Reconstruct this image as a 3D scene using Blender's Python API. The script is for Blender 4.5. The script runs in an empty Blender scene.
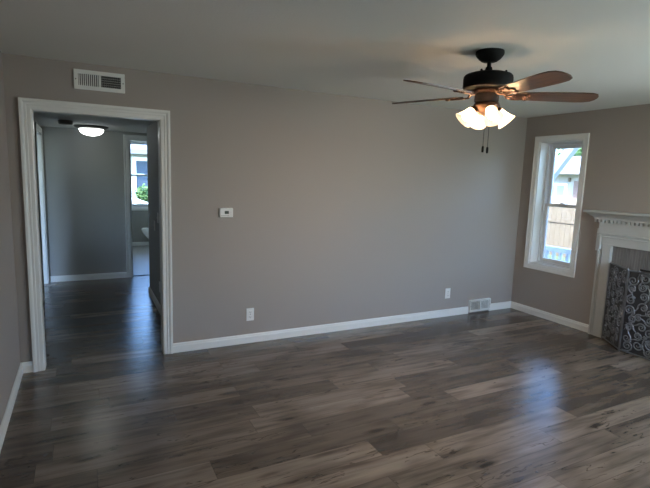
import bpy, bmesh, math, random
from mathutils import Vector, Matrix
random.seed(7)
PI = math.pi
SC = bpy.context.scene
COL = SC.collection

# ------------------------------------------------------------------ camera
W, H = 5.474, 2.44                 # room width (x) and ceiling height
F_PX, YAW, PITCH, ROLL = 472.62, 0.4749, 0.1394, 0.0324
cam_d = bpy.data.cameras.new('camera'); cam = bpy.data.objects.new('camera', cam_d); COL.objects.link(cam)
cam_d.sensor_fit = 'HORIZONTAL'; cam_d.sensor_width = 36.0; cam_d.lens = F_PX * 36.0 / 650.0
cam_d.clip_start = 0.05; cam_d.clip_end = 300
fw = Vector((math.sin(YAW)*math.cos(PITCH), math.cos(YAW)*math.cos(PITCH), -math.sin(PITCH)))
rt = Vector((math.cos(YAW), -math.sin(YAW), 0)); up = rt.cross(fw)
r2 = math.cos(ROLL)*rt + math.sin(ROLL)*up; u2 = -math.sin(ROLL)*rt + math.cos(ROLL)*up
M = Matrix((r2, u2, -fw)).transposed().to_4x4(); M.translation = Vector((0.4884, -4.2769, 1.6196))
cam.matrix_world = M
SC.camera = cam

# ------------------------------------------------------------------ colour management
SC.view_settings.view_transform = 'Standard'
SC.view_settings.look = 'None'
SC.view_settings.exposure = 1.2
SC.view_settings.gamma = 1.0
SC.view_settings.use_curve_mapping = False
SC.cycles.use_denoising = True
SC.cycles.max_bounces = 10
SC.cycles.diffuse_bounces = 6

# ------------------------------------------------------------------ sky, sun, daylight at unseen windows, some added for the light level
wd = bpy.data.worlds.new('sky'); SC.world = wd; wd.use_nodes = True
nt = wd.node_tree
sky = nt.nodes.new('ShaderNodeTexSky'); sky.sky_type = 'NISHITA'; sky.sun_disc = False
sky.sun_elevation = math.radians(48); sky.sun_rotation = math.radians(230); sky.air_density = 1.2; sky.dust_density = 2.0
bg = nt.nodes['Background']; bg.inputs['Strength'].default_value = 1.0
tint = nt.nodes.new('ShaderNodeMix'); tint.data_type = 'RGBA'; tint.blend_type = 'MULTIPLY'; tint.inputs[0].default_value = 1.0; tint.inputs[7].default_value = (.72, .97, 1.36, 1)
nt.links.new(sky.outputs[0], tint.inputs[6]); nt.links.new(tint.outputs[2], bg.inputs[0])
sd = bpy.data.lights.new('sun', 'SUN'); sun = bpy.data.objects.new('sun', sd); COL.objects.link(sun)
sd.energy = 5.5; sd.angle = 0.01; sd.color = (1, .95, .87)
sun.rotation_euler = Vector((0.55, 0.58, -0.80)).to_track_quat('-Z', 'Y').to_euler()
sun.location = (-6, -6, 12)

def daylight(name, loc, direction, sx, sy, power, color):
    d = bpy.data.lights.new(name, 'AREA'); d.shape = 'RECTANGLE'; d.size = sx; d.size_y = sy
    d.energy = power; d.color = color
    o = bpy.data.objects.new(name, d); COL.objects.link(o); o.location = loc
    o.rotation_euler = Vector(direction).to_track_quat('-Z', 'Y').to_euler()
    return o
DAY = (0.80, 0.95, 1.04)
daylight('daylight_side_window', (5.60, -3.59, 1.39), (-1, 0, 0), 0.5, 1.4, 20, DAY)
daylight('fill_light_front', (4.3, -4.80, 1.40), (0, 1, 0), 1.5, 1.2, 13, (.93, .97, .95))  # added fill for the back wall, set at an unseen front window
daylight('fill_light_bathroom', (2.54, 5.2, 1.5), (-1, 0, 0), 0.7, 0.9, 42, DAY)  # added fill that brightens the bathroom from out of view
daylight('fill_light_side_room', (-1.36, 1.7, 1.4), (1, 0, 0), 0.8, 1.1, 3, DAY)  # added fill that brightens the hall through the left doorway

# ------------------------------------------------------------------ materials
def mat(name, color, rough=0.6, metal=0.0, spec=0.5, emit=None, estr=0.0, bump=None, trans=0.0):
    m = bpy.data.materials.new(name); m.use_nodes = True
    b = m.node_tree.nodes['Principled BSDF']
    b.inputs['Base Color'].default_value = (*color, 1); b.inputs['Roughness'].default_value = rough
    b.inputs['Metallic'].default_value = metal; b.inputs['Specular IOR Level'].default_value = spec
    if emit: b.inputs['Emission Color'].default_value = (*emit, 1); b.inputs['Emission Strength'].default_value = estr
    if bump:
        n = m.node_tree.nodes; l = m.node_tree.links
        tc = n.new('ShaderNodeTexCoord'); no = n.new('ShaderNodeTexNoise'); bp = n.new('ShaderNodeBump')
        no.inputs['Scale'].default_value = bump[0]; no.inputs['Detail'].default_value = 3
        bp.inputs['Strength'].default_value = bump[1]; bp.inputs['Distance'].default_value = 0.01
        l.new(tc.outputs['Object'], no.inputs['Vector']); l.new(no.outputs[0], bp.inputs['Height']); l.new(bp.outputs[0], b.inputs['Normal'])
    return m

def wood(name, c0, c1, scale=(2, 40, 40), rough=0.4):
    m = mat(name, c0, rough); n = m.node_tree.nodes; l = m.node_tree.links; b = n['Principled BSDF']
    tc = n.new('ShaderNodeTexCoord'); mp = n.new('ShaderNodeMapping'); no = n.new('ShaderNodeTexNoise'); cr = n.new('ShaderNodeValToRGB')
    mp.inputs['Scale'].default_value = scale; no.inputs['Scale'].default_value = 1.5; no.inputs['Detail'].default_value = 5
    cr.color_ramp.elements[0].color = (*c0, 1); cr.color_ramp.elements[0].position = .35
    cr.color_ramp.elements[1].color = (*c1, 1); cr.color_ramp.elements[1].position = .68
    l.new(tc.outputs['Object'], mp.inputs[0]); l.new(mp.outputs[0], no.inputs['Vector']); l.new(no.outputs[0], cr.inputs[0]); l.new(cr.outputs[0], b.inputs['Base Color'])
    return m

def floor_mat():
    m = mat('weathered_grey_planks', (.1, .09, .08), .36, spec=.75)
    n = m.node_tree.nodes; l = m.node_tree.links; b = n['Principled BSDF']
    def math_(op, a, c=None, d=None):
        k = n.new('ShaderNodeMath'); k.operation = op
        for i, v in enumerate((a, c, d)):
            if v is None: continue
            if isinstance(v, (int, float)): k.inputs[i].default_value = v
            else: l.new(v, k.inputs[i])
        return k.outputs[0]
    def white(x, y):
        cb = n.new('ShaderNodeCombineXYZ'); w = n.new('ShaderNodeTexWhiteNoise'); w.noise_dimensions = '3D'
        for i, v in enumerate((x, y)):
            if isinstance(v, (int, float)): cb.inputs[i].default_value = v
            else: l.new(v, cb.inputs[i])
        l.new(cb.outputs[0], w.inputs['Vector']); return w.outputs['Value']
    def comb(x, y, z=0.0):
        cb = n.new('ShaderNodeCombineXYZ')
        for i, v in enumerate((x, y, z)):
            if isinstance(v, (int, float)): cb.inputs[i].default_value = v
            else: l.new(v, cb.inputs[i])
        return cb.outputs[0]
    def ramp(v, stops):
        cr = n.new('ShaderNodeValToRGB'); e = cr.color_ramp.elements
        while len(e) < len(stops): e.new(.5)
        for i, (p, c) in enumerate(stops): e[i].position = p; e[i].color = (*c, 1)
        l.new(v, cr.inputs[0]); return cr.outputs[0]
    def mix(bt, fac, a, c):
        k = n.new('ShaderNodeMix'); k.data_type = 'RGBA'; k.blend_type = bt
        if isinstance(fac, (int, float)): k.inputs[0].default_value = fac
        else: l.new(fac, k.inputs[0])
        for i, v in ((6, a), (7, c)):
            if isinstance(v, tuple): k.inputs[i].default_value = (*v, 1)
            else: l.new(v, k.inputs[i])
        return k.outputs[2]
    tc = n.new('ShaderNodeTexCoord'); sp = n.new('ShaderNodeSeparateXYZ'); l.new(tc.outputs['Object'], sp.inputs[0])
    X, Y = sp.outputs[0], sp.outputs[1]
    ry = math_('DIVIDE', Y, 0.178); row = math_('FLOOR', ry); fy = math_('SUBTRACT', ry, row)
    rx = math_('ADD', math_('DIVIDE', X, 1.22), math_('MULTIPLY', white(row, 3.3), 7.0)); colm = math_('FLOOR', rx); fx = math_('SUBTRACT', rx, colm)
    pid = white(row, colm); pid2 = white(math_('ADD', row, 51.5), colm)
    base = ramp(pid, [(0, (.078, .062, .050)), (.3, (.116, .094, .076)), (.62, (.152, .124, .101)), (1, (.215, .178, .147))])
    # long soft grain, shifted per plank
    off = math_('MULTIPLY', pid2, 40.0)
    g1 = n.new('ShaderNodeTexNoise'); g1.inputs['Scale'].default_value = 1; g1.inputs['Detail'].default_value = 6; g1.inputs['Roughness'].default_value = .62
    l.new(comb(math_('ADD', math_('MULTIPLY', X, 1.6), off), math_('MULTIPLY', Y, 26.0), off), g1.inputs['Vector'])
    c1 = mix('MULTIPLY', 1.0, base, ramp(g1.outputs[0], [(.25, (.42, .41, .40)), (.5, (1, 1, 1)), (.75, (1.32, 1.31, 1.28))]))
    # broad darker clouds
    g2 = n.new('ShaderNodeTexNoise'); g2.inputs['Scale'].default_value = 1; g2.inputs['Detail'].default_value = 2
    l.new(comb(math_('ADD', math_('MULTIPLY', X, 2.2), off), math_('MULTIPLY', Y, 9.0), off), g2.inputs['Vector'])
    c2 = mix('MULTIPLY', 1.0, c1, ramp(g2.outputs[0], [(.3, (.55, .53, .52)), (.52, (1, 1, 1)), (.8, (1.15, 1.15, 1.15))]))
    # knots with dark tails
    vo = n.new('ShaderNodeTexVoronoi'); vo.inputs['Scale'].default_value = 1; vo.inputs['Randomness'].default_value = .95
    wv = n.new('ShaderNodeTexNoise'); wv.inputs['Scale'].default_value = 9
    l.new(tc.outputs['Object'], wv.inputs['Vector'])
    l.new(comb(math_('ADD', math_('ADD', math_('MULTIPLY', X, 2.9), off), math_('MULTIPLY', wv.outputs[0], .18)), math_('ADD', math_('MULTIPLY', Y, 11.0), math_('MULTIPLY', wv.outputs[0], .35))), vo.inputs['Vector'])
    sepc = n.new('ShaderNodeSeparateColor'); l.new(vo.outputs['Color'], sepc.inputs[0])
    kn = ramp(math_('DIVIDE', vo.outputs['Distance'], math_('MULTIPLY_ADD', math_('POWER', sepc.outputs[0], 2.0), .34, .02)), [(.22, (.10, .085, .075)), (.5, (.50, .48, .46)), (1.0, (1, 1, 1))])
    c3 = mix('MULTIPLY', 1.0, c2, kn)
    # thin dark cracks that follow the grain
    g3 = n.new('ShaderNodeTexNoise'); g3.inputs['Scale'].default_value = 1; g3.inputs['Detail'].default_value = 3
    l.new(comb(math_('ADD', math_('MULTIPLY', X, 2.4), off), math_('MULTIPLY', Y, 17.0), off), g3.inputs['Vector'])
    g4 = n.new('ShaderNodeTexNoise'); g4.inputs['Scale'].default_value = 1; g4.inputs['Detail'].default_value = 2
    l.new(comb(math_('ADD', math_('MULTIPLY', X, 3.0), off), math_('MULTIPLY', Y, 9.0), 7.7), g4.inputs['Vector'])
    crack = math_('MULTIPLY', math_('LESS_THAN', math_('ABSOLUTE', math_('SUBTRACT', g3.outputs[0], .5)), .011), math_('GREATER_THAN', g4.outputs[0], .53))
    c3 = mix('MULTIPLY', math_('MULTIPLY', crack, .8), c3, (.32, .29, .27))
    # seams
    sy = math_('MAXIMUM', math_('LESS_THAN', fy, .012), math_('GREATER_THAN', fy, .988))
    sx = math_('MAXIMUM', math_('LESS_THAN', fx, .0018), math_('GREATER_THAN', fx, .9982))
    seam = math_('MAXIMUM', sy, sx)
    c4 = mix('MULTIPLY', math_('MULTIPLY', seam, .55), c3, (.35, .33, .32))
    l.new(c4, b.inputs['Base Color'])
    b.inputs['Roughness'].default_value = .26
    bp = n.new('ShaderNodeBump'); bp.inputs['Strength'].default_value = .06; bp.inputs['Distance'].default_value = .003
    l.new(math_('SUBTRACT', 1.0, seam), bp.inputs['Height']); l.new(bp.outputs[0], b.inputs['Normal'])
    return m

WALL = mat('greige_wall_paint', (.336, .300, .277), .62, spec=.35, bump=(160, .10))
HALLP = mat('hall_grey_paint', (.31, .31, .295), .6, spec=.35, bump=(160, .10))
CEIL = mat('ceiling_paint', (.71, .71, .67), .8, spec=.2, bump=(70, .12))
TRIM = mat('white_trim_paint', (.74, .75, .73), .32, spec=.5)
VINYL = mat('white_vinyl', (.72, .74, .75), .35)
PLATE = mat('white_plastic', (.75, .75, .74), .35)
SLOT = mat('dark_slot', (.03, .03, .03), .6)
MANT = mat('mantel_white', (.50, .515, .505), .4)
FLOOR = floor_mat()
BLACK = mat('oil_rubbed_black', (.007, .0065, .0065), .62, spec=.12)
BRONZE = mat('brushed_bronze', (.085, .042, .026), .42, metal=.6)
BLADE = wood('walnut_blade', (.060, .030, .018), (.125, .062, .036), (3, 45, 45), .38)
def shade_mat():
    m = bpy.data.materials.new('lit_frosted_glass'); m.use_nodes = True; n = m.node_tree.nodes; l = m.node_tree.links
    n.remove(n['Principled BSDF']); t = n.new('ShaderNodeBsdfTranslucent'); e = n.new('ShaderNodeEmission'); a = n.new('ShaderNodeAddShader')
    t.inputs[0].default_value = (.74, .68, .58, 1); e.inputs[0].default_value = (1.0, .80, .56, 1); e.inputs[1].default_value = .24
    l.new(t.outputs[0], a.inputs[0]); l.new(e.outputs[0], a.inputs[1]); l.new(a.outputs[0], n['Material Output'].inputs[0])
    return m
SHADE = shade_mat()
BULB = mat('lit_bulb', (1, .9, .7), .3, emit=(1.0, .75, .54), estr=400.0)
DOME = mat('lit_dome_glass', (.95, .95, .92), .3, emit=(.94, 1.0, .97), estr=3.2)
NICKEL = mat('aged_nickel', (.16, .15, .14), .4, metal=.7)
PEWTER = mat('dark_pewter_sheet', (.095, .100, .110), .42, metal=.8, bump=(60, .25))
SCROLL = mat('raised_pewter', (.27, .285, .31), .30, metal=.9)
TILE = wood('grey_strip_tile', (.16, .15, .145), (.22, .208, .20), (30, 30, 2), .5)
SOOT = mat('soot_brick', (.02, .018, .017), .9)
PORC = mat('porcelain', (.82, .82, .80), .12)
BATHF = mat('pale_bath_floor', (.42, .42, .41), .4)
LCD = mat('lcd_display', (.06, .07, .065), .25)
HINGE = mat('dark_hinge', (.02, .02, .02), .45, metal=.5)
CONC = mat('concrete', (.5, .48, .45), .9)
GRASS = mat('lawn', (.15, .20, .08), .9, bump=(30, .8))
FENCE = wood('cedar_fence', (.25, .165, .10), (.33, .235, .155), (25, 25, 2), .8)
SIDING = mat('beige_siding', (.27, .235, .215), .85)
BRICK = mat('brick_panel', (.15, .09, .075), .9)
ROOFM = mat('pale_shingles', (.22, .21, .20), .9, bump=(60, .6))
EXTW = mat('exterior_white', (.82, .82, .80), .5)
POSTM = mat('shaded_white_paint', (.30, .30, .31), .6)  # white post and brace paint, its shaded side put into the colour
LEAF = mat('leaves', (.07, .13, .03), .7)
BARK = mat('bark', (.12, .085, .06), .9)
PGLASS = mat('reflective_pane', (.25, .32, .37), .12)
BRKT = mat('weathered_bracket', (.16, .19, .15), .6, metal=.3)

def glass_mat():
    m = bpy.data.materials.new('window_glass'); m.use_nodes = True; n = m.node_tree.nodes; l = m.node_tree.links
    n.remove(n['Principled BSDF']); t = n.new('ShaderNodeBsdfTransparent'); g = n.new('ShaderNodeBsdfGlossy'); x = n.new('ShaderNodeMixShader'); f = n.new('ShaderNodeFresnel')
    t.inputs[0].default_value = (.95, .97, .97, 1); g.inputs['Roughness'].default_value = .02; f.inputs[0].default_value = 1.45
    l.new(f.outputs[0], x.inputs[0]); l.new(t.outputs[0], x.inputs[1]); l.new(g.outputs[0], x.inputs[2]); l.new(x.outputs[0], n['Material Output'].inputs[0])
    return m
def mesh_screen_mat():
    m = bpy.data.materials.new('insect_mesh'); m.use_nodes = True; n = m.node_tree.nodes; l = m.node_tree.links
    n.remove(n['Principled BSDF']); t = n.new('ShaderNodeBsdfTransparent'); g = n.new('ShaderNodeBsdfDiffuse'); x = n.new('ShaderNodeMixShader')
    g.inputs[0].default_value = (.06, .06, .06, 1); x.inputs[0].default_value = .25
    l.new(t.outputs[0], x.inputs[1]); l.new(g.outputs[0], x.inputs[2]); l.new(x.outputs[0], n['Material Output'].inputs[0])
    return m
GLASS = glass_mat(); SCREENM = mesh_screen_mat()

# ------------------------------------------------------------------ mesh helpers
class MB:
    """collects shapes (world coordinates) and links them as one mesh object"""
    def __init__(s): s.bm = bmesh.new()
    def box(s, a, b, bev=0.0, mtx=None):
        x0, x1 = sorted((a[0], b[0])); y0, y1 = sorted((a[1], b[1])); z0, z1 = sorted((a[2], b[2]))
        t = bmesh.new()
        v = [t.verts.new((x, y, z)) for x in (x0, x1) for y in (y0, y1) for z in (z0, z1)]
        for f in ((0, 1, 3, 2), (4, 6, 7, 5), (0, 4, 5, 1), (2, 3, 7, 6), (0, 2, 6, 4), (1, 5, 7, 3)): t.faces.new([v[i] for i in f])
        if bev > 0: bmesh.ops.bevel(t, geom=t.edges[:], offset=bev, segments=2, affect='EDGES', profile=.5)
        return s._take(t, mtx)
    def _take(s, t, mtx=None):
        if mtx is not None: bmesh.ops.transform(t, matrix=mtx, verts=t.verts)
        me = bpy.data.meshes.new('tmp'); t.to_mesh(me); t.free(); s.bm.from_mesh(me); bpy.data.meshes.remove(me); return s
    def lathe(s, prof, c=(0, 0, 0), seg=32, mtx=None, cap=True):
        t = bmesh.new(); rings = []
        for r, z in prof:
            rings.append([t.verts.new((r*math.cos(2*PI*k/seg), r*math.sin(2*PI*k/seg), z)) for k in range(seg)])
        for a, b in zip(rings, rings[1:]):
            for k in range(seg): t.faces.new((a[k], a[(k+1) % seg], b[(k+1) % seg], b[k]))
        if cap: t.faces.new(list(reversed(rings[0]))); t.faces.new(rings[-1])
        bmesh.ops.translate(t, vec=c, verts=t.verts) if mtx is None else None
        return s._take(t, mtx)
    def tube(s, pts, r, seg=8, closed=False):
        pts = [Vector(p) for p in pts]; N = len(pts); t = bmesh.new(); rings = []
        prev = None
        for i, p in enumerate(pts):
            d = (pts[(i+1) % N] - pts[i-1]) if closed else (pts[min(i+1, N-1)] - pts[max(i-1, 0)])
            d.normalize()
            if prev is None: a = d.orthogonal().normalized()
            else: a = (prev - d*prev.dot(d)).normalized()
            prev = a; b = d.cross(a)
            rr = r[i] if isinstance(r, (list, tuple)) else r
            rings.append([t.verts.new(p + rr*(math.cos(2*PI*k/seg)*a + math.sin(2*PI*k/seg)*b)) for k in range(seg)])
        for i in range(N if closed else N-1):
            A, B = rings[i], rings[(i+1) % N]
            for k in range(seg): t.faces.new((A[k], A[(k+1) % seg], B[(k+1) % seg], B[k]))
        if not closed: t.faces.new(list(reversed(rings[0]))); t.faces.new(rings[-1])
        return s._take(t)
    def loft(s, rings, cap=True):
        t = bmesh.new(); R = [[t.verts.new(p) for p in r] for r in rings]; n = len(R[0])
        for a, b in zip(R, R[1:]):
            for k in range(n): t.faces.new((a[k], a[(k+1) % n], b[(k+1) % n], b[k]))
        if cap: t.faces.new(list(reversed(R[0]))); t.faces.new(R[-1])
        return s._take(t)
    def poly(s, pts):
        t = bmesh.new(); t.faces.new([t.verts.new(p) for p in pts]); return s._take(t)
    def prism(s, pts, ext):
        e = Vector(ext); return s.loft([[Vector(p) for p in pts], [Vector(p) + e for p in pts]])
    def build(s, name, m, parent=None, smooth=False, org=None):
        bm = s.bm
        o_ = Vector(org) if org is not None else (Vector(parent.matrix_basis.translation) if parent and parent.parent is None else Vector((0, 0, 0)))
        if parent and parent.parent is not None and org is None: o_ = Vector(parent.parent.location) + Vector(parent.location)
        bmesh.ops.translate(bm, vec=-o_, verts=bm.verts)
        bmesh.ops.recalc_face_normals(bm, faces=bm.faces)
        me = bpy.data.meshes.new(name); bm.to_mesh(me); bm.free()
        me.materials.append(m)
        if smooth:
            me.shade_smooth() if smooth is True else me.set_sharp_from_angle(angle=smooth)
            if smooth is not True:
                for p in me.polygons: p.use_smooth = True
        o = bpy.data.objects.new(name, me); COL.objects.link(o)
        if parent: o.parent = parent
        elif org is not None: o.location = org
        return o
SM = math.radians(40)

def tag(o, label, cat, group=None, kind=None):
    o['label'] = label; o['category'] = cat
    if group: o['group'] = group
    if kind: o['kind'] = kind
    return o
def thing(name, label, cat, loc=(0, 0, 0), group=None):
    o = bpy.data.objects.new(name, None); o.empty_display_size = .1; COL.objects.link(o); o.location = loc
    return tag(o, label, cat, group)
def struct(o, label=None):
    o['kind'] = 'structure'
    if label: o['label'] = label
    return o
def copy_tree(o, parent=None):
    c = o.copy(); COL.objects.link(c)
    if parent: c.parent = parent
    for ch in [x for x in o.children]: copy_tree(ch, c)
    return c

def wall(axis, at, th, u0, u1, z0, z1, holes=()):
    """slab perpendicular to axis 'x'/'y' from at to at+th, spanning u0..u1, with rectangular holes (a0,a1,b0,b1)"""
    us = sorted({u0, u1, *[h[0] for h in holes], *[h[1] for h in holes]}); zs = sorted({z0, z1, *[h[2] for h in holes], *[h[3] for h in holes]})
    mb = MB()
    for a0, a1 in zip(us, us[1:]):
        for b0, b1 in zip(zs, zs[1:]):
            cu, cz = (a0+a1)/2, (b0+b1)/2
            if any(h[0] < cu < h[1] and h[2] < cz < h[3] for h in holes): continue
            if axis == 'x': mb.box((at, a0, b0), (at+th, a1, b1))
            else: mb.box((a0, at, b0), (a1, at+th, b1))
    bmesh.ops.remove_doubles(mb.bm, verts=mb.bm.verts, dist=1e-5)
    # drop doubled inner faces between neighbouring cells
    seen = {}
    for f in mb.bm.faces: seen.setdefault(tuple(sorted(v.index for v in f.verts)), []).append(f)
    mb.bm.verts.index_update()
    seen = {}
    for f in mb.bm.faces: seen.setdefault(tuple(sorted(v.index for v in f.verts)), []).append(f)
    dead = [f for fs in seen.values() if len(fs) > 1 for f in fs]
    bmesh.ops.delete(mb.bm, geom=dead, context='FACES')
    return mb

def frame_sweep(mb, prof, corners, outs, to3):
    """moulding: prof=(w outward, d depth), corners in the wall plane, outs the outward step at each corner"""
    rings = [[to3(c[0]+w*o[0], c[1]+w*o[1], d) for w, d in prof] for c, o in zip(corners, outs)]
    return rings
CASE = [(0, 0), (0, .011), (.006, .014), (.030, .014), (.034, .018), (.050, .018), (.055, .023), (.064, .026), (.0785, .026), (.0785, 0)]
def casing(mb, a0, a1, b0, b1, to3, prof=CASE, closed=False):
    if closed:
        cs = [(a0, b0), (a0, b1), (a1, b1), (a1, b0), (a0, b0)]; os_ = [(-1, -1), (-1, 1), (1, 1), (1, -1), (-1, -1)]
        mb.loft(frame_sweep(mb, prof, cs, os_, to3), cap=False)
    else:
        cs = [(a0, b0), (a0, b1), (a1, b1), (a1, b0)]; os_ = [(-1, 0), (-1, 1), (1, 1), (1, 0)]
        mb.loft(frame_sweep(mb, prof, cs, os_, to3))
    return mb
BASEP = [(0, 0), (.016, 0), (.016, .060), (.012, .068), (.011, .078), (.006, .087), (0, .087)]
def base_run(mb, p, q, n, prof=BASEP):
    """baseboard from p to q (xy), n = unit normal into the room"""
    mb.loft([[(c[0]+n[0]*d, c[1]+n[1]*d, z) for d, z in prof] for c in (p, q)]); return mb

# ------------------------------------------------------------------ room shell
YF = -4.90                      # wall behind the camera
HC, HB = 2.195, 3.45            # hall ceiling height, hall back wall
D0, D1, DZ = .1645, 1.0885, 2.057   # doorway between room and hall
HXR, HYE = 1.25, 2.34           # hall right wall and where it ends
BY = 6.75                       # far bathroom wall
WY0, WY1, WZ0, WZ1 = -.792, -.226, .640, 2.135   # window opening in the right wall
FY0, FY1, FZ = -2.55, -1.55, .81                  # firebox opening
M2 = -4.10                      # mirror: y -> M2 - y  (fireplace is centred on y = -2.05)
S0, S1 = M2-WY1, M2-WY0         # second window beyond the fireplace

mb = MB(); mb.box((-1.4, YF-.2, -.12), (W+.2, BY+.2, 0)); struct(mb.build('floor', FLOOR), 'weathered grey wood plank floor')
mb = MB(); mb.box((-.12, YF-.2, H), (W+.2, .115, H+.2)); struct(mb.build('ceiling', CEIL), 'white textured living room ceiling')
mb = MB(); mb.box((-1.4, .1, HC), (3.0, HB+.05, H+.2)); struct(mb.build('ceiling.001', CEIL), 'lower white hall ceiling')
mb = MB(); mb.box((.7, HB+.05, 2.33), (3.0, BY+.2, H+.2)); struct(mb.build('ceiling.002', CEIL), 'bathroom ceiling')
struct(wall('y', 0, .115, -.12, W+.2, 0, H, [(D0-.018, D1+.018, -.01, DZ+.018)]).build('wall_back', WALL), 'greige wall with the hall doorway')
struct(wall('x', W, .2, YF-.2, .0, 0, H, [(WY0, WY1, WZ0, WZ1), (S0, S1, WZ0, WZ1), (FY0, FY1, -.01, FZ)]).build('wall_right', WALL), 'greige wall with window and fireplace')
struct(wall('x', -.12, .12, YF-.2, 0, 0, H).build('wall_left', WALL), 'greige left wall')
struct(wall('y', YF-.2, .2, 0, W, 0, H, [(3.45, 5.15, .72, 2.06)]).build('wall_front', WALL))
# hall, side room and bathroom
struct(wall('y', HB, .115, -1.4, 3.0, 0, HC, [(1.115, 1.885, -.01, 2.09)]).build('wall_hall_back', HALLP), 'dark grey far wall of the hall')
struct(wall('x', -.12, .12, .115, HB, 0, HC, [(2.47, 3.36, -.01, 2.09)]).build('wall_hall_left', HALLP))
struct(wall('x', HXR, .1, .115, HYE, 0, HC).build('wall_hall_right', HALLP), 'grey right wall of the hall')
struct(wall('y', HYE-.1, .1, HXR+.1, 3.0, 0, HC).build('wall_hall_return', HALLP))
struct(wall('x', 2.9, .1, HYE, HB, 0, HC).build('wall_hall_end', HALLP))
struct(wall('x', -1.4, .1, .115, HB, 0, HC, [(1.3, 2.1, .85, 1.95)]).build('wall_side_room', HALLP))
BX0, BX1 = 1.36, 2.10; BZ0, BZ1 = .845, 2.28
struct(wall('y', BY, .2, .7, 3.0, 0, 2.4, [(BX0, BX1, BZ0, BZ1)]).build('wall_bathroom_back', HALLP), 'grey bathroom wall under the window')
struct(wall('x', .7, .1, HB+.115, BY, 0, 2.4).build('wall_bathroom_left', HALLP))
struct(wall('x', 2.42, .15, HB+.115, BY, 0, 2.4, [(4.85, 5.55, 1.05, 1.95)]).build('wall_bathroom_right', HALLP))
mb = MB(); mb.box((.8, HB+.09, .0), (2.42, BY, .006)); struct(mb.build('floor.001', BATHF), 'pale bathroom floor')
mb = MB(); mb.box((1.115, HB+.05, .0), (1.885, HB+.10, .009), .003); struct(mb.build('trim_threshold', HINGE), 'dark threshold strip at bathroom door')

# baseboards
mb = MB(); base_run(mb, (D1+.0785, 0), (4.715, 0), (0, -1)); base_run(mb, (5.075, 0), (W, 0), (0, -1)); base_run(mb, (0, 0), (D0-.0785, 0), (0, -1))
struct(mb.build('baseboard_back', TRIM), 'white baseboard along the back wall')
mb = MB(); base_run(mb, (W, 0), (W, -1.115), (-1, 0)); base_run(mb, (W, -2.985), (W, YF), (-1, 0)); struct(mb.build('baseboard_right', TRIM), 'white baseboard along the right wall')
mb = MB(); base_run(mb, (0, 0), (0, YF), (1, 0)); struct(mb.build('baseboard_left', TRIM), 'white baseboard along the left wall')
mb = MB(); base_run(mb, (0, HB), (1.05, HB), (0, -1)); struct(mb.build('baseboard_hall_back', TRIM))
mb = MB(); base_run(mb, (HXR, .115), (HXR, HYE+.016), (-1, 0)); base_run(mb, (HXR-.016, HYE), (2.9, HYE), (0, 1)); struct(mb.build('baseboard_hall_right', TRIM))
mb = MB(); base_run(mb, (0, .115), (0, 2.405), (1, 0)); struct(mb.build('baseboard_hall_left', TRIM))
mb = MB(); base_run(mb, (.8, BY), (2.42, BY), (0, -1)); struct(mb.build('baseboard_bathroom', TRIM))

# doorways
mb = MB(); casing(mb, D0, D1, 0, DZ, lambda a, b, d: (a, -d, b))
casing(mb, D0, D1, 0, DZ, lambda a, b, d: (a, .115+d, b))
struct(mb.build('trim_1', TRIM), 'white casing around the hall doorway')
mb = MB()
for x0, x1 in ((D0-.018, D0+.004), (D1-.004, D1+.018)): mb.box((x0, 0, 0), (x1, .115, DZ+.018))
mb.box((D0, 0, DZ-.004), (D1, .115, DZ+.018)); struct(mb.build('door_1', TRIM), 'white jamb of the hall doorway')
HCASE = [(0, 0), (0, .012), (.04, .014), (.048, .02), (.066, .022), (.066, 0)]
mb = MB(); casing(mb, 1.115, 1.885, 0, 2.09, lambda a, b, d: (a, HB-d, b), HCASE); struct(mb.build('trim_2', TRIM), 'white casing of the bathroom door')
mb = MB()
for x0, x1 in ((1.115, 1.131), (1.869, 1.885)): mb.box((x0, HB, 0), (x1, HB+.115, 2.09))
mb.box((1.131, HB, 2.074), (1.869, HB+.115, 2.09)); mb.box((1.131, HB+.05, 0), (1.143, HB+.075, 2.074))
dj = struct(mb.build('door_2', TRIM), 'white jamb of the bathroom door')
for z in (.32, 1.10, 1.86):
    h = MB(); h.box((1.131, HB+.012, z-.05), (1.1345, HB+.048, z+.05)); h.lathe([(.006, z-.052), (.006, z+.052)], (1.134, HB+.05, 0), 10); h.build('hinge', HINGE, dj)['label'] = 'dark hinge'
mb = MB(); casing(mb, 2.47, 3.36, 0, 2.09, lambda a, b, d: (d, a, b), HCASE); struct(mb.build('trim_3', TRIM), 'white casing of the door in the hall left wall')
mb = MB()
for y0, y1 in ((2.47, 2.486), (3.344, 3.36)): mb.box((-.12, y0, 0), (0, y1, 2.09))
mb.box((-.12, 2.486, 2.074), (0, 3.344, 2.09)); struct(mb.build('door_3', TRIM))

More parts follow.
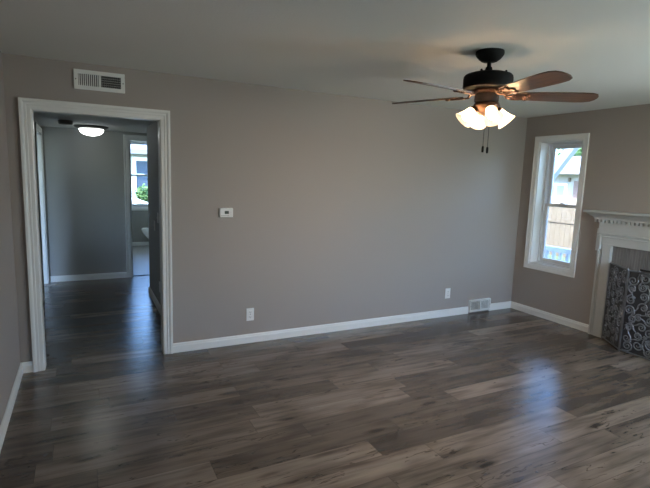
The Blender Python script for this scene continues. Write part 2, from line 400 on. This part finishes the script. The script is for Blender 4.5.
# ------------------------------------------------------------------ windows
WCASE = [(0, 0), (0, .014), (.010, .018), (.050, .018), (.055, .022), (.064, .022), (.064, 0)]
def sash_window(name, u0, u1, z0, z1, P, jd, zm, lab, screen=True, lock=True):
    """double-hung window; P(u, d, z): u along the wall, d depth outward from the room face; jd = depth of the jamb liner"""
    mb = MB(); casing(mb, u0, u1, z0, z1, lambda a, b, d: P(a, -d, b), WCASE, closed=True)
    def ring(mb, a0, a1, b0, b1, w, d0, d1, wb=None, wt=None):
        wb = w if wb is None else wb; wt = w if wt is None else wt
        for (x0, x1, y0, y1) in ((a0, a0+w, b0, b1), (a1-w, a1, b0, b1), (a0+w, a1-w, b0, b0+wb), (a0+w, a1-w, b1-wt, b1)):
            mb.box(P(x0, d0, y0), P(x1, d1, y1), .002)
    w = struct(mb.build(name, TRIM), lab)
    m2 = MB(); ring(m2, u0, u1, z0, z1, .012, 0, jd+.01); m2.build('jamb_liner', TRIM, w)
    m2 = MB(); ring(m2, u0+.012, u1-.012, z0+.012, z1-.012, .024, jd, jd+.10, .012, .022); m2.build('vinyl_frame', VINYL, w)
    a0, a1, b0, b1 = u0+.037, u1-.037, z0+.026, z1-.036
    for nm, c0, c1, dd, wb, wt in (('upper_sash', zm-.035, b1, jd+.052, .036, .042), ('lower_sash', b0, zm+.005, jd+.016, .045, .036)):
        m2 = MB(); ring(m2, a0, a1, c0, c1, .040, dd, dd+.030, wb, wt); s = m2.build(nm, VINYL, w)
        m2 = MB(); m2.box(P(a0+.035, dd+.012, c0+wb-.004), P(a1-.035, dd+.016, c1-wt+.004)); m2.build('glass_pane', GLASS, s)
    if lock:
        m2 = MB(); c = (u0+u1)/2; m2.box(P(c-.035, jd+.014, zm+.005), P(c+.035, jd+.044, zm+.012), .003); m2.box(P(c-.006, jd+.002, zm+.012), P(c+.03, jd+.020, zm+.020), .003); m2.build('sash_lock', VINYL, w)
    if screen:
        m2 = MB(); m2.box(P(a0, jd+.089, b0), P(a1, jd+.091, zm-.005)); m2.build('insect_screen', SCREENM, w)
    return w
win = sash_window('window_1', WY0, WY1, WZ0, WZ1, lambda u, d, z: (W+d, u, z), .125, 1.39, 'white framed double hung window beside the fireplace')
sash_window('window_2', S0, S1, WZ0, WZ1, lambda u, d, z: (W+d, u, z), .155, 1.39, 'white double hung window beyond the fireplace', screen=False)
sash_window('window_3', BX0, BX1, BZ0, BZ1, lambda u, d, z: (u, BY+d, z), .06, 1.555, 'white double hung window in the bathroom', screen=False)
mb = MB(); casing(mb, 3.45, 5.15, .72, 2.06, lambda a, b, d: (a, YF+d, b), WCASE, closed=True); w4 = struct(mb.build('added_window_4', TRIM))  # unseen window added to go with the front fill light
sash_window('added_window_5', 4.85, 5.55, 1.05, 1.95, lambda u, d, z: (2.42+d, u, z), .03, 1.5, 'small unseen bathroom side window added for fill light', screen=False)  # added out of view to go with the bathroom fill light
sash_window('added_window_6', 1.3, 2.1, .85, 1.95, lambda u, d, z: (-1.3-d, u, z), .01, 1.4, 'unseen window added to the room left of the hall for fill light', screen=False)  # added out of view to go with the side room fill light
mb = MB(); mb.box((3.45, YF-.12, .72), (5.15, YF-.115, 2.06)); mb.build('glass_pane', GLASS, w4)

# ------------------------------------------------------------------ fireplace mantel
FYC = -2.05
fp = thing('fireplace_mantel', 'white wooden fireplace mantel with dentil moulding against the right wall', 'fireplace', (W, FYC, 0))
def fx(d): return W-d
OL, OR_ = -1.115, 2*FYC+1.115            # outer edges of the legs
def usweep(mb, prof, y_left, y_right, depth):
    """moulding wrapped round the front and both ends; prof = (outset, z)"""
    path = [lambda o: (0, y_left+o), lambda o: (depth+o, y_left+o), lambda o: (depth+o, y_right-o), lambda o: (0, y_right-o)]
    mb.loft([[(fx(p(o)[0]), p(o)[1], z) for o, z in prof] for p in path]); return mb
for sgn in (1, -1):
    Y = lambda y: y if sgn == 1 else 2*FYC-y
    m2 = MB()
    m2.box((fx(0), Y(-1.117), 0), (fx(.034), Y(-1.262), 1.02), .002)
    m2.box((fx(.034), Y(-1.117), 0), (fx(.052), Y(-1.142), .935), .004)
    m2.box((fx(.034), Y(-1.150), 0), (fx(.046), Y(-1.160), .935), .004)
    m2.box((fx(.034), Y(-1.170), 0), (fx(.050), Y(-1.262), 1.02), .004)
    m2.build('leg', MANT, fp)
    m2 = MB()                                             # stepped ear at the top of each leg
    m2.box((fx(0), Y(-1.098), .935), (fx(.058), Y(-1.130), 1.175), .004)
    m2.box((fx(.030), Y(-1.128), .955), (fx(.066), Y(-1.150), 1.115), .004)
    m2.build('ear_block', MANT, fp)
m2 = MB(); m2.box((fx(0), -1.125, 1.005), (fx(.048), 2*FYC+1.125, 1.10), .003); m2.build('header_board', MANT, fp)
m2 = MB()
usweep(m2, [(0, 1.082), (.010, 1.085), (.014, 1.094), (.008, 1.100), (.008, 1.108), (.018, 1.114), (.022, 1.126), (.010, 1.136), (0, 1.14)], -1.125, 2*FYC+1.125, .048)
m2.build('architrave_molding', MANT, fp)
m2 = MB(); m2.box((fx(0), -1.112, 1.13), (fx(.058), 2*FYC+1.112, 1.285), .003); m2.build('frieze', MANT, fp)
m2 = MB(); y = -1.076
while y > 2*FYC+1.09:
    m2.box((fx(.05), y, 1.244), (fx(.094), y-.025, 1.276), .002); y -= .043
for d in (.005, .034):
    m2.box((fx(d), -1.115, 1.244), (fx(d+.018), -1.076, 1.276), .002); m2.box((fx(d), 2*FYC+1.115, 1.244), (fx(d+.018), 2*FYC+1.076, 1.276), .002)
m2.build('dentil_molding', MANT, fp)
m2 = MB()
usweep(m2, [(0, 1.272), (.036, 1.275), (.038, 1.286), (.042, 1.291), (.045, 1.300), (.066, 1.312), (.084, 1.327), (.092, 1.338), (.100, 1.340), (.100, 1.347), (0, 1.347)], -1.112, 2*FYC+1.112, .058)
m2.build('crown_molding', MANT, fp, smooth=SM)
m2 = MB(); m2.box((fx(0), -.992, 1.346), (fx(.178), 2*FYC+.992, 1.366), .005); m2.build('mantel_shelf', MANT, fp)
m2 = MB(); y = -1.262
while y > 2*FYC+1.262:
    y1 = max(y-.0265, 2*FYC+1.262)
    z0 = FZ if FY0 < (y+y1)/2 < FY1 else 0
    m2.box((fx(0), y, z0), (fx(.012), y1+.0022, 1.006), .0008); y -= .0265
m2.build('tile_surround', TILE, fp)['label'] = 'narrow grey vertical tile strips'
m2 = MB(); t = .03
m2.box((W+.19, FY0, .0), (W+.62, FY0+t, FZ)); m2.box((W+.19, FY1-t, 0), (W+.62, FY1, FZ)); m2.box((W+.60, FY0, 0), (W+.63, FY1, FZ)); m2.box((W+.0, FY0, FZ-.02), (W+.63, FY1, FZ)); m2.box((W+.19, FY0, -.03), (W+.63, FY1, .004))
m2.build('firebox', SOOT, fp)

# fire screen: three hinged panels of embossed dark metal
fs = thing('fireplace_screen', 'dark pewter folding fireplace screen embossed with scrolls standing before the mantel', 'fire screen', (5.2, FYC, 0))
def spiral(c, r, ph, hand, turns=2.1, n=22):
    return [(c[0]+r*(1-.86*k/n)*math.cos(ph+hand*turns*2*PI*k/n), c[1]+r*(1-.86*k/n)*math.sin(ph+hand*turns*2*PI*k/n)) for k in range(n+1)]
def screen_panel(p, q, zh, r0, wing=False):
    p, q = Vector((*p, 0)), Vector((*q, 0)); w = (q-p).length; e = (q-p)/w; nrm = Vector((-e.y, e.x, 0))
    if nrm.x > 0: nrm = -nrm
    P = lambda u, z, d=0: p+e*u+nrm*d+Vector((0, 0, z))
    m2 = MB(); m2.prism([P(.006, .02, -.003), P(w-.006, .02, -.003), P(w-.006, zh-.006, -.003), P(.006, zh-.006, -.003)], nrm*.006)
    pan = m2.build('embossed_panel', PEWTER, fs)
    m2 = MB(); rnd = random.Random(5)
    nx = max(2, round((w-.03)/(2*r0))); nz = round((zh-.06)/(2*r0)); dx = (w-.03)/nx; dz = (zh-.06)/nz
    cl = lambda L: [(min(max(u, .012), w-.012), min(max(z, .03), zh-.018)) for u, z in L]
    for i in range(nx):
        for j in range(nz):
            c = (.015+dx*(i+.5)+rnd.uniform(-.2, .2)*dx, .035+dz*(j+.5)+(dz*.25 if i % 2 else -dz*.1)+rnd.uniform(-.15, .15)*dz)
            ph = rnd.uniform(0, 2*PI); hand = rnd.choice((1, -1)); r = r0*rnd.uniform(.72, 1.05)
            s = cl(spiral(c, r, ph, hand, rnd.uniform(1.3, 1.9)))
            m2.tube([P(u, z, .002) for u, z in s], [r0*(.165-.07*k/len(s)) for k in range(len(s))], 6)
            # the tail that leaves the scroll and curls back the other way, with two small leaves
            t0 = Vector((c[0]+r*math.cos(ph), c[1]+r*math.sin(ph))); tn = Vector((math.sin(ph), -math.cos(ph)))*hand; no_ = Vector((math.cos(ph), math.sin(ph)))
            L = cl([tuple(t0+tn*(r*.35*k)+no_*(r*.09*k*k)) for k in range(6)])
            m2.tube([P(u, z, .002) for u, z in L], [r0*(.165-.024*k) for k in range(6)], 6)
            e_ = t0+tn*(r*1.2)+no_*(r*.9)
            s = cl(spiral((e_.x, e_.y), r*.42, ph+PI*.5, -hand, 1.3, 12)); m2.tube([P(u, z, .002) for u, z in s], r0*.12, 5)
    m2.build('scrollwork', SCROLL, pan, smooth=True)
    m2 = MB()
    for u in (0, w): m2.tube([P(u, .0, 0), P(u, zh, 0)], .0085, 8)
    for z in (.018, zh): m2.tube([P(0, z, 0), P(w, z, 0)], .0085, 8)
    m2.build('panel_frame', SCROLL, pan, smooth=SM)
SX = 5.205
screen_panel((5.432, -1.275), (SX+.008, -1.588), .825, .044)
screen_panel((SX, -1.600), (SX, -2.500), .820, .050)
screen_panel((SX+.008, -2.512), (5.432, -2.825), .825, .044)

# ------------------------------------------------------------------ ceiling fan
FX, FYF = 2.806, -1.958
fan = thing('ceiling_fan', 'black ceiling fan with five dark walnut blades and four lit glass shades', 'ceiling fan', (FX, FYF, H))
C0 = (FX, FYF, 0)
m2 = MB(); m2.lathe([(.086, 2.44), (.088, 2.428), (.086, 2.418), (.080, 2.408), (.066, 2.392), (.050, 2.380), (.040, 2.376), (.030, 2.374)], C0, 40); m2.build('canopy', BLACK, fan, smooth=SM)
m2 = MB(); m2.lathe([(.013, 2.38), (.013, 2.322)], C0, 16); m2.lathe([(.019, 2.345), (.021, 2.335), (.024, 2.322), (.044, 2.316), (.06, 2.312)], C0, 24); m2.build('downrod', BLACK, fan, smooth=SM)
m2 = MB(); m2.lathe([(.055, 2.317), (.116, 2.304), (.140, 2.296), (.149, 2.287), (.152, 2.274), (.152, 2.222), (.148, 2.212), (.135, 2.206), (.10, 2.204)], C0, 48)
for k in range(4):
    a = k*PI/2+.4; m2.lathe([(.007, 2.298), (.007, 2.312), (.004, 2.315)], (FX+.112*math.cos(a), FYF+.112*math.sin(a), 0), 10)
m2.build('motor_housing', BLACK, fan, smooth=SM)
m2 = MB(); m2.lathe([(.085, 2.206), (.100, 2.200), (.102, 2.190), (.090, 2.184), (.07, 2.180)], C0, 40); m2.build('flywheel', BRONZE, fan, smooth=SM)
m2 = MB(); m2.lathe([(.062, 2.184), (.072, 2.178), (.074, 2.168), (.074, 2.136), (.070, 2.128), (.060, 2.124)], C0, 40); m2.build('switch_housing', BLACK, fan, smooth=SM)
m2 = MB(); m2.lathe([(.060, 2.126), (.074, 2.120), (.078, 2.108), (.070, 2.088), (.050, 2.066), (.026, 2.050), (.012, 2.044), (.008, 2.034)], C0, 40); m2.build('light_fitter', BRONZE, fan, smooth=SM)
# one blade with its scrolled bracket, lying along +x around the fan axis
BZ = 2.172 - H
def blade_outline():
    top = [(.175, .042), (.20, .052), (.30, .061), (.45, .069), (.57, .073), (.63, .069), (.666, .054), (.682, .028), (.686, 0)]
    return [(x, y) for x, y in top] + [(x, -y) for x, y in reversed(top[:-1])]
m2 = MB(); o_ = blade_outline(); m2.loft([[(x, y, -.0035) for x, y in o_], [(x, y, .0035) for x, y in o_]])
PITCHM = Matrix.Translation((0, 0, BZ)) @ Matrix.Rotation(math.radians(-12.5), 4, 'X')
bmesh.ops.transform(m2.bm, matrix=PITCHM, verts=m2.bm.verts)
b0 = m2.build('blade', BLADE, None)
m2 = MB()
def oval(cx, rx, ry, z, n=28): return [(cx+rx*math.cos(2*PI*k/n), ry*math.sin(2*PI*k/n), z) for k in range(n)]
m2.tube(oval(.185, .065, .036, -.008), .0055, 8, closed=True)
m2.tube(oval(.205, .035, .017, -.008), .0045, 8, closed=True)
for s in (1, -1):
    m2.tube([(.125, s*.004, -.008), (.145, s*.016, -.008), (.172, s*.014, -.008)], .0045, 8)
    m2.tube([(.235, s*.010, -.008), (.252, s*.030, -.008), (.262, s*.040, -.007), (.255, s*.046, -.006)], .005, 8)
m2.lathe([(.012, -.014), (.016, -.010), (.016, -.004)], (.265, 0, 0), 14); m2.lathe([(.010, -.014), (.013, -.010), (.013, -.004)], (.248, .036, 0), 12); m2.lathe([(.010, -.014), (.013, -.010), (.013, -.004)], (.248, -.036, 0), 12)
bmesh.ops.transform(m2.bm, matrix=PITCHM, verts=m2.bm.verts)
m2.tube([(.088, 0, 2.196-H), (.105, 0, 2.188-H), (.125, 0, BZ-.008)], [.012, .010, .008], 10)
br = m2.build('blade_bracket', BRONZE, None, smooth=SM); br.parent = b0
PH = 42
b0.parent = fan; b0.rotation_euler = (0, 0, math.radians(PH))
for k in range(1, 5):
    b = copy_tree(b0, fan); b.rotation_euler = (0, 0, math.radians(PH+72*k))
# four bell shades
AX = 46
SS = .93
shp = [(a*SS, b*SS) for a, b in [(.024, .000), (.030, .006), (.034, .016), (.037, .034), (.042, .056), (.050, .078), (.060, .096), (.066, .104), (.0655, .1045), (.058, .096), (.048, .078), (.040, .056), (.034, .034), (.031, .016), (.022, .006)]]
for k, az in enumerate((245, 335, 65, 155)):
    a = math.radians(az); dirv = Vector((math.cos(a)*math.cos(math.radians(AX)), math.sin(a)*math.cos(math.radians(AX)), -math.sin(math.radians(AX))))
    neck = Vector((FX+.076*math.cos(a), FYF+.076*math.sin(a), 2.080))
    R = Matrix.Translation(neck) @ dirv.to_track_quat('Z', 'Y').to_matrix().to_4x4()
    m2 = MB(); m2.tube([(FX+.045*math.cos(a), FYF+.045*math.sin(a), 2.100), tuple(neck-dirv*.012), tuple(neck+dirv*.004)], [.010, .012, .020], 12)
    m2.lathe([(.020, -.012), (.028, -.004), (.030, .008), (.026, .010)], mtx=R, seg=20)
    arm = m2.build('lamp_arm', BRONZE, fan, smooth=SM)
    m2 = MB(); m2.lathe(shp, mtx=R, seg=32, cap=False); sh = m2.build('glass_shade', SHADE, fan, smooth=SM)
    m2 = MB(); m2.lathe([(.010, .010), (.012, .030), (.022, .048), (.026, .062), (.022, .076), (.010, .084), (.002, .086)], mtx=R, seg=20); m2.build('bulb', BULB, sh, smooth=True)
for dx, dy, zb in ((0, 0, 1.834), (.020, -.020, 1.828)):
    m2 = MB(); m2.tube([(FX+dx, FYF+dy, 2.07), (FX+dx, FYF+dy, zb+.02)], .0016, 6); ch = m2.build('pull_chain', BLACK, fan)
    m2 = MB(); m2.lathe([(.002, .022), (.0065, .018), (.0075, .010), (.0075, -.012), (.006, -.018), (.002, -.02)], (FX+dx, FYF+dy, zb), 12); m2.build('chain_pull', BLACK, ch, smooth=SM)

# ------------------------------------------------------------------ hall ceiling light, detector
hl = thing('ceiling_light', 'lit white glass dome ceiling light with dark rim in the hall', 'ceiling light', (.62, 2.87, HC)); c = (.62, 2.87, 0)
m2 = MB(); m2.lathe([(.206, HC), (.210, HC-.008), (.200, HC-.018), (.172, HC-.032), (.152, HC-.040), (.13, HC-.038)], c, 48); m2.build('rim', NICKEL, hl, smooth=SM)
m2 = MB(); m2.lathe([(.150, HC-.034), (.147, HC-.056), (.134, HC-.080), (.108, HC-.101), (.072, HC-.116), (.034, HC-.124), (.004, HC-.126)], c, 48); m2.build('glass_dome', DOME, hl, smooth=True)
m2 = MB(); m2.lathe([(.080, HC), (.080, HC-.032), (.072, HC-.046), (.03, HC-.050), (.002, HC-.050)], (0, 0, 0), 32)
sdv = m2.build('smoke_detector', NICKEL, None, smooth=SM, org=(0, 0, 0)); sdv.location = (.335, 2.28, 0)  # NICKEL puts its shaded look into the colour
tag(sdv, 'small shaded round detector on the hall ceiling beside the lit dome', 'smoke detector')

# ------------------------------------------------------------------ wall vents
def vent(name, label, x0, x1, z0, z1, th, vertical, group=None, bright=TRIM):
    r = thing(name, label, 'vent', ((x0+x1)/2, 0, z0)); w, h = x1-x0, z1-z0; bx = .030 if vertical else .016
    m2 = MB(); mid = (x0+x1)/2
    for a in ((x0, x1, z0, z0+bx), (x0, x1, z1-bx, z1), (x0, x0+bx, z0+bx, z1-bx), (x1-bx, x1, z0+bx, z1-bx), (mid-.009, mid+.009, z0+bx, z1-bx)):
        m2.box((a[0], -th, a[2]), (a[1], -.001 if not vertical else -.001, a[3]), .002)
    m2.build('vent_frame', TRIM, r)
    m2 = MB(); m2.box((x0+bx, -.003, z0+bx), (x1-bx, -.001, z1-bx)); m2.build('duct_opening', SLOT, r)
    for side, (a, b) in enumerate(((x0+bx, mid-.009), (mid+.009, x1-bx))):
        m2 = MB()
        if vertical:
            n = 10
            for i in range(n):
                x = a+(b-a)*(i+.5)/n; ang = .9 if side == 0 else 1.5
                R = Matrix.Translation((x, -th*.55, 0)) @ Matrix.Rotation(ang, 4, 'Z')
                m2.box((-.0065, -.0007, z0+bx), (.0065, .0007, z1-bx), 0, R)
            if side == 1:
                for i in range(1, 5):
                    z = z0+bx+(h-2*bx)*i/5; m2.box((a, -th*.35, z-.001), (b, -th*.25, z+.001))
        else:
            n = 8
            for i in range(n):
                z = z0+bx+(h-2*bx)*(i+.5)/n; R = Matrix.Translation((0, -th*.55, z)) @ Matrix.Rotation(.30, 4, 'X')
                m2.box((a, -.0065, -.0012), (b, .0065, .0012), 0, R)
        m2.build('louver', TRIM, r)
    for x in (x0+.013, x1-.013):
        m2 = MB(); m2.lathe([(.005, 0), (.004, .003), (.001, .0035)], mtx=Matrix.Translation((x, -th, (z0+z1)/2)) @ Matrix.Rotation(PI/2, 4, 'X'), seg=10)
        m2.build('screw', NICKEL, r)
    return r
vent('wall_vent', 'white louvered air vent high on the wall above the hall doorway', .457, .821, 2.241, 2.389, .014, True)
vent('wall_vent.001', 'white two panel floor level vent in the baseboard near the right corner', 4.722, 5.070, .020, .168, .034, False)

# ------------------------------------------------------------------ thermostat, outlets, switches
th = thing('thermostat', 'small white thermostat with dark display on the greige back wall', 'thermostat', (1.652, 0, 1.225))
m2 = MB(); m2.box((1.589, -.004, 1.229), (1.716, 0, 1.316), .001); m2.build('mounting_plate', PLATE, th)
m2 = MB(); m2.box((1.591, -.028, 1.231), (1.714, -.003, 1.314), .006); bd = m2.build('body', PLATE, th)
m2 = MB(); m2.box((1.635, -.0295, 1.262), (1.674, -.0275, 1.290), .001); m2.build('display', LCD, th)
for z in (1.284, 1.262): m2 = MB(); m2.box((1.686, -.031, z-.006), (1.702, -.0275, z+.006), .002); m2.build('button', PLATE, th)
m2 = MB(); m2.box((1.600, -.0295, 1.242), (1.676, -.0275, 1.250), .001); m2.build('cover_line', mat('grey_plastic', (.45, .45, .44), .5), th)

def outlet(label, loc, rot=0, group='wall outlets'):
    r = thing('wall_outlet', label, 'outlet', loc, group); r.rotation_euler = (0, 0, rot)
    def add(mb, nm, m, par): o = mb.build(nm, m, None); o.parent = par; return o
    m2 = MB(); m2.box((-.038, -.007, -.062), (.038, 0, .062), .003); pl = add(m2, 'cover_plate', PLATE, r)
    for z in (.024, -.024):
        m2 = MB(); m2.box((-.017, -.010, z-.015), (.017, -.006, z+.015), .004); rc = add(m2, 'receptacle', PLATE, r)
        m2 = MB(); m2.box((-.008, -.0105, z-.004), (-.005, -.0095, z+.007)); m2.box((.005, -.0105, z-.004), (.008, -.0095, z+.006)); m2.lathe([(.003, 0), (.003, .0006)], mtx=Matrix.Translation((0, -.0099, z-.009)) @ Matrix.Rotation(PI/2, 4, 'X'), seg=8); add(m2, 'slots', SLOT, rc)
    m2 = MB(); m2.lathe([(.004, 0), (.003, .0015)], mtx=Matrix.Translation((0, -.007, 0)) @ Matrix.Rotation(PI/2, 4, 'X'), seg=10); add(m2, 'screw', NICKEL, r)
    return r
outlet('white wall outlet below the thermostat on the back wall', (1.894, 0, .283))
outlet('white wall outlet on the back wall just left of the low vent', (4.373, 0, .284))
outlet('white outlet low on the grey right wall of the hall', (HXR, 1.36, .30), -PI/2)
def switch(label, loc, rot):
    r = thing('light_switch', label, 'light switch', loc, 'hall switches'); r.rotation_euler = (0, 0, rot)
    m2 = MB(); m2.box((-.037, -.006, -.060), (.037, 0, .060), .003); o = m2.build('cover_plate', PLATE, None); o.parent = r
    m2 = MB(); m2.box((-.006, -.014, -.012), (.006, -.005, .012), .002); o = m2.build('toggle', PLATE, None); o.parent = r
switch('white light switch on the hall right wall nearer the living room', (HXR, 1.42, 1.10), -PI/2)
switch('white light switch on the hall right wall nearer the bathroom', (HXR, 1.72, .98), -PI/2)

# ------------------------------------------------------------------ toilet, facing left, seen through the bathroom door
tl = thing('toilet', 'white porcelain toilet partly seen through the bathroom door', 'toilet', (1.98, 6.33, .006))
def ell(cx, cy, rx, ry, z, n=28, front=1.0): return [(cx+rx*math.cos(2*PI*k/n)*(front if math.cos(2*PI*k/n) < 0 else 1), cy+ry*math.sin(2*PI*k/n), z) for k in range(n)]
cy = 6.33
m2 = MB(); m2.loft([ell(1.99, cy, .24, .115, .006), ell(1.99, cy, .235, .105, .05), ell(1.98, cy, .20, .085, .14), ell(1.96, cy, .22, .11, .22), ell(1.92, cy, .26, .16, .31), ell(1.90, cy, .275, .18, .37), ell(1.90, cy, .275, .18, .395)]); m2.build('bowl', PORC, tl, smooth=SM)
m2 = MB(); m2.loft([ell(1.90, cy, .282, .187, .395), ell(1.90, cy, .286, .19, .405), ell(1.90, cy, .28, .185, .42)]); m2.build('seat', PORC, tl, smooth=SM)
m2 = MB(); m2.loft([ell(1.90, cy, .278, .183, .421), ell(1.90, cy, .275, .18, .436), ell(1.90, cy, .25, .16, .444)]); m2.build('lid', PORC, tl, smooth=SM)
m2 = MB(); m2.box((2.19, cy-.23, .38), (2.40, cy+.23, .72), .025); m2.build('tank', PORC, tl, smooth=SM)
m2 = MB(); m2.box((2.18, cy-.24, .72), (2.405, cy+.24, .755), .01); m2.build('tank_lid', PORC, tl, smooth=SM)

tl.location.x -= .05

# ------------------------------------------------------------------ outdoors, right side
GZ = -.22
mb = MB(); mb.box((-30, -30, GZ-.3), (60, 60, GZ)); struct(mb.build('lawn_ground', GRASS), 'sunlit lawn')
mb = MB(); mb.box((W+.2, -5, GZ-.05), (6.75, 3.4, -.10)); struct(mb.build('porch_floor', CONC))
mb = MB(); mb.box((2.2, YF-2.4, 2.5), (5.6, YF-.2, 2.62)); struct(mb.build('sun_block_roof', EXTW))  # unseen roof added to keep direct sun out of the front window
# porch post with diagonal brace and railing
RX = 6.56
pp = thing('porch_post', 'white porch post with a diagonal brace outside the window by the fireplace', 'post', (RX, .58, -.1))
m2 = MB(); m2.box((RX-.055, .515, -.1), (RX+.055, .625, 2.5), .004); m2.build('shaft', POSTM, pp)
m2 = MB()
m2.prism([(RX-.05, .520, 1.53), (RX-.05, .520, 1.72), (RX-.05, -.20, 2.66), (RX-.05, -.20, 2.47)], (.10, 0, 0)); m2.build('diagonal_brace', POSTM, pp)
for z0, z1 in ((.955, 1.085), (.60, .735)):
    m2 = MB(); m2.box((RX-.035, .425, z0), (RX+.035, .516, z1), .004); m2.build('metal_bracket', BRKT, pp)['label'] = 'green-grey bracket'
rl = thing('porch_railing', 'white porch railing with square balusters seen low through the window', 'railing', (RX, -.6, -.1))
m2 = MB(); m2.box((RX-.04, -2.2, .665), (RX+.04, .415, .735), .004); m2.build('top_rail', EXTW, rl)
m2 = MB(); m2.box((RX-.03, -2.2, -.02), (RX+.03, .415, .03), .004); m2.build('bottom_rail', EXTW, rl)
y = .36
while y > -2.2:
    m2 = MB(); m2.box((RX-.02, y-.02, .02), (RX+.02, y+.02, .68), .003); m2.build('baluster', EXTW, rl); y -= .112
# board fence
FXX = 11.5
fn = thing('wood_fence', 'tan wooden board fence across the yard outside the window', 'fence', (FXX, 4, GZ))
for z0, z1, nm in ((.655, 1.31, 'upper_boards'), (GZ, .625, 'lower_boards')):
    m2 = MB(); y = -4.0
    while y < 12:
        m2.box((FXX, y, z0), (FXX+.02, y+.138, z1)); y += .145
    m2.build(nm, FENCE, fn)
m2 = MB()
for z in (.64, 1.15, .1): m2.box((FXX+.02, -4, z-.05), (FXX+.06, 12, z+.04))
m2.build('rail', BARK, fn)
# house beyond the fence
HX = 19.5
hs = thing('neighbor_house', 'beige house with pale roof beyond the wooden fence', 'house', (HX, 9, GZ))
m2 = MB(); m2.box((HX, 1, GZ), (HX+7, 18, 2.32)); m2.build('walls', SIDING, hs)
m2 = MB(); m2.box((HX-.03, 8.0, GZ), (HX, 9.25, 1.82)); m2.build('brick_panel', BRICK, hs)
m2 = MB(); m2.prism([(HX-.6, .4, 2.18), (HX-.6, .4, 2.34), (HX+3.6, .4, 3.12), (HX+7.6, .4, 2.34), (HX+7.6, .4, 2.18)], (0, 18.2, 0)); m2.build('roof', ROOFM, hs)
m2 = MB(); m2.box((HX-.66, .4, 2.10), (HX-.58, 18.6, 2.27)); m2.build('gutter', mat('dark_fascia', (.22, .19, .17), .7), hs)
m2 = MB()
for a, b, c, d in ((9.56, 9.66, 1.05, 1.70), (10.6, 10.7, 1.05, 1.70), (9.66, 10.6, 1.05, 1.13), (9.66, 10.6, 1.62, 1.70), (10.08, 10.14, 1.13, 1.62)): m2.box((HX-.06, a, c), (HX, b, d))
wf = m2.build('window', EXTW, hs); m2 = MB(); m2.box((HX-.02, 9.6, 1.1), (HX-.012, 10.65, 1.65)); m2.build('pane', PGLASS, wf)
m2 = MB(); m2.box((HX-.12, 9.42, 1.78), (HX, 9.50, 1.96), .02); m2.build('wall_lantern', BARK, hs)

def foliage(mb, c, r, n, leaf, rnd):
    for _ in range(n):
        v = Vector((rnd.gauss(0, 1), rnd.gauss(0, 1), rnd.gauss(0, 1))).normalized()*rnd.uniform(.55, 1.0)
        p = Vector((c[0]+v.x*r[0], c[1]+v.y*r[1], c[2]+v.z*r[2]))
        a = Vector((rnd.gauss(0, 1), rnd.gauss(0, 1), rnd.gauss(0, 1))).normalized(); b = a.orthogonal().normalized(); s = leaf*rnd.uniform(.6, 1.2)
        vs = [mb.bm.verts.new(q) for q in (p-a*s, p-b*s*.45, p+a*s, p+b*s*.45)]; mb.bm.faces.new(vs)
def tree(name, label, x, y, h, r, leaf, n, seed, cat='tree', group=None):
    rnd = random.Random(seed); t = thing(name, label, cat, (x, y, GZ), group)
    m2 = MB(); m2.tube([(x, y, GZ), (x+.05*h*.2, y, GZ+h*.4), (x, y, GZ+h*.75)], [h*.03, h*.022, h*.01], 8); m2.build('trunk', BARK, t, smooth=True)
    m2 = MB()
    for k in range(7):
        foliage(m2, (x+rnd.uniform(-.5, .5)*r, y+rnd.uniform(-.5, .5)*r, GZ+h*.72+rnd.uniform(-.4, .4)*r), (r*.6, r*.6, r*.5), n//7, leaf, rnd)
    m2.build('foliage', LEAF, t)
tree('leafy_tree', 'leafy green tree rising behind the pale roof at the window top', 31.5, 17.9, 5.4, 1.5, .20, 1500, 3)

# ------------------------------------------------------------------ outdoors, beyond the bathroom
h2 = thing('neighbor_house.001', 'pale house with a white trimmed window seen through the bathroom window', 'house', (2.5, 12, GZ))
m2 = MB(); m2.box((-4, 12, GZ), (9, 18, 2.35)); m2.build('walls', mat('pale_siding', (.36, .36, .36), .8), h2)
m2 = MB(); m2.prism([(-4.6, 11.4, 2.16), (-4.6, 11.4, 2.30), (-4.6, 15, 3.6), (-4.6, 18.6, 2.30), (-4.6, 18.6, 2.16)], (14.2, 0, 0)); m2.build('roof', mat('grey_shingles', (.14, .14, .15), .9), h2)
m2 = MB()
for a, b, c, d in ((1.90, 2.02, .85, 2.08), (2.62, 2.74, .85, 2.08), (2.02, 2.62, 1.96, 2.08), (2.02, 2.62, .85, .95), (2.02, 2.62, 1.50, 1.55)): m2.box((a, 11.95, c), (b, 12, d))
wf = m2.build('window', EXTW, h2); m2 = MB(); m2.box((2.0, 11.985, .9), (2.64, 11.992, 2.0)); m2.build('pane', mat('dim_blue_pane', (.045, .06, .085), .25), wf)
sr = thing('stair_rail', 'white sloping stair handrail outside the bathroom window', 'railing', (1.8, 9, GZ))
m2 = MB(); m2.prism([(1.2, 8.97, 1.02), (1.2, 8.97, 1.10), (2.5, 8.97, .66), (2.5, 8.97, .58)], (0, .06, 0)); m2.build('top_rail', EXTW, sr)
for x in (1.3, 1.5, 1.7, 1.9, 2.1, 2.3):
    m2 = MB(); m2.box((x-.02, 8.98, GZ), (x+.02, 9.02, 1.0-(x-1.3)*.335)); m2.build('baluster', EXTW, sr)
tree('shrub', 'green leafy shrub outside the bathroom window', 2.10, 9.6, 1.72, .36, .08, 520, 9, 'shrub')
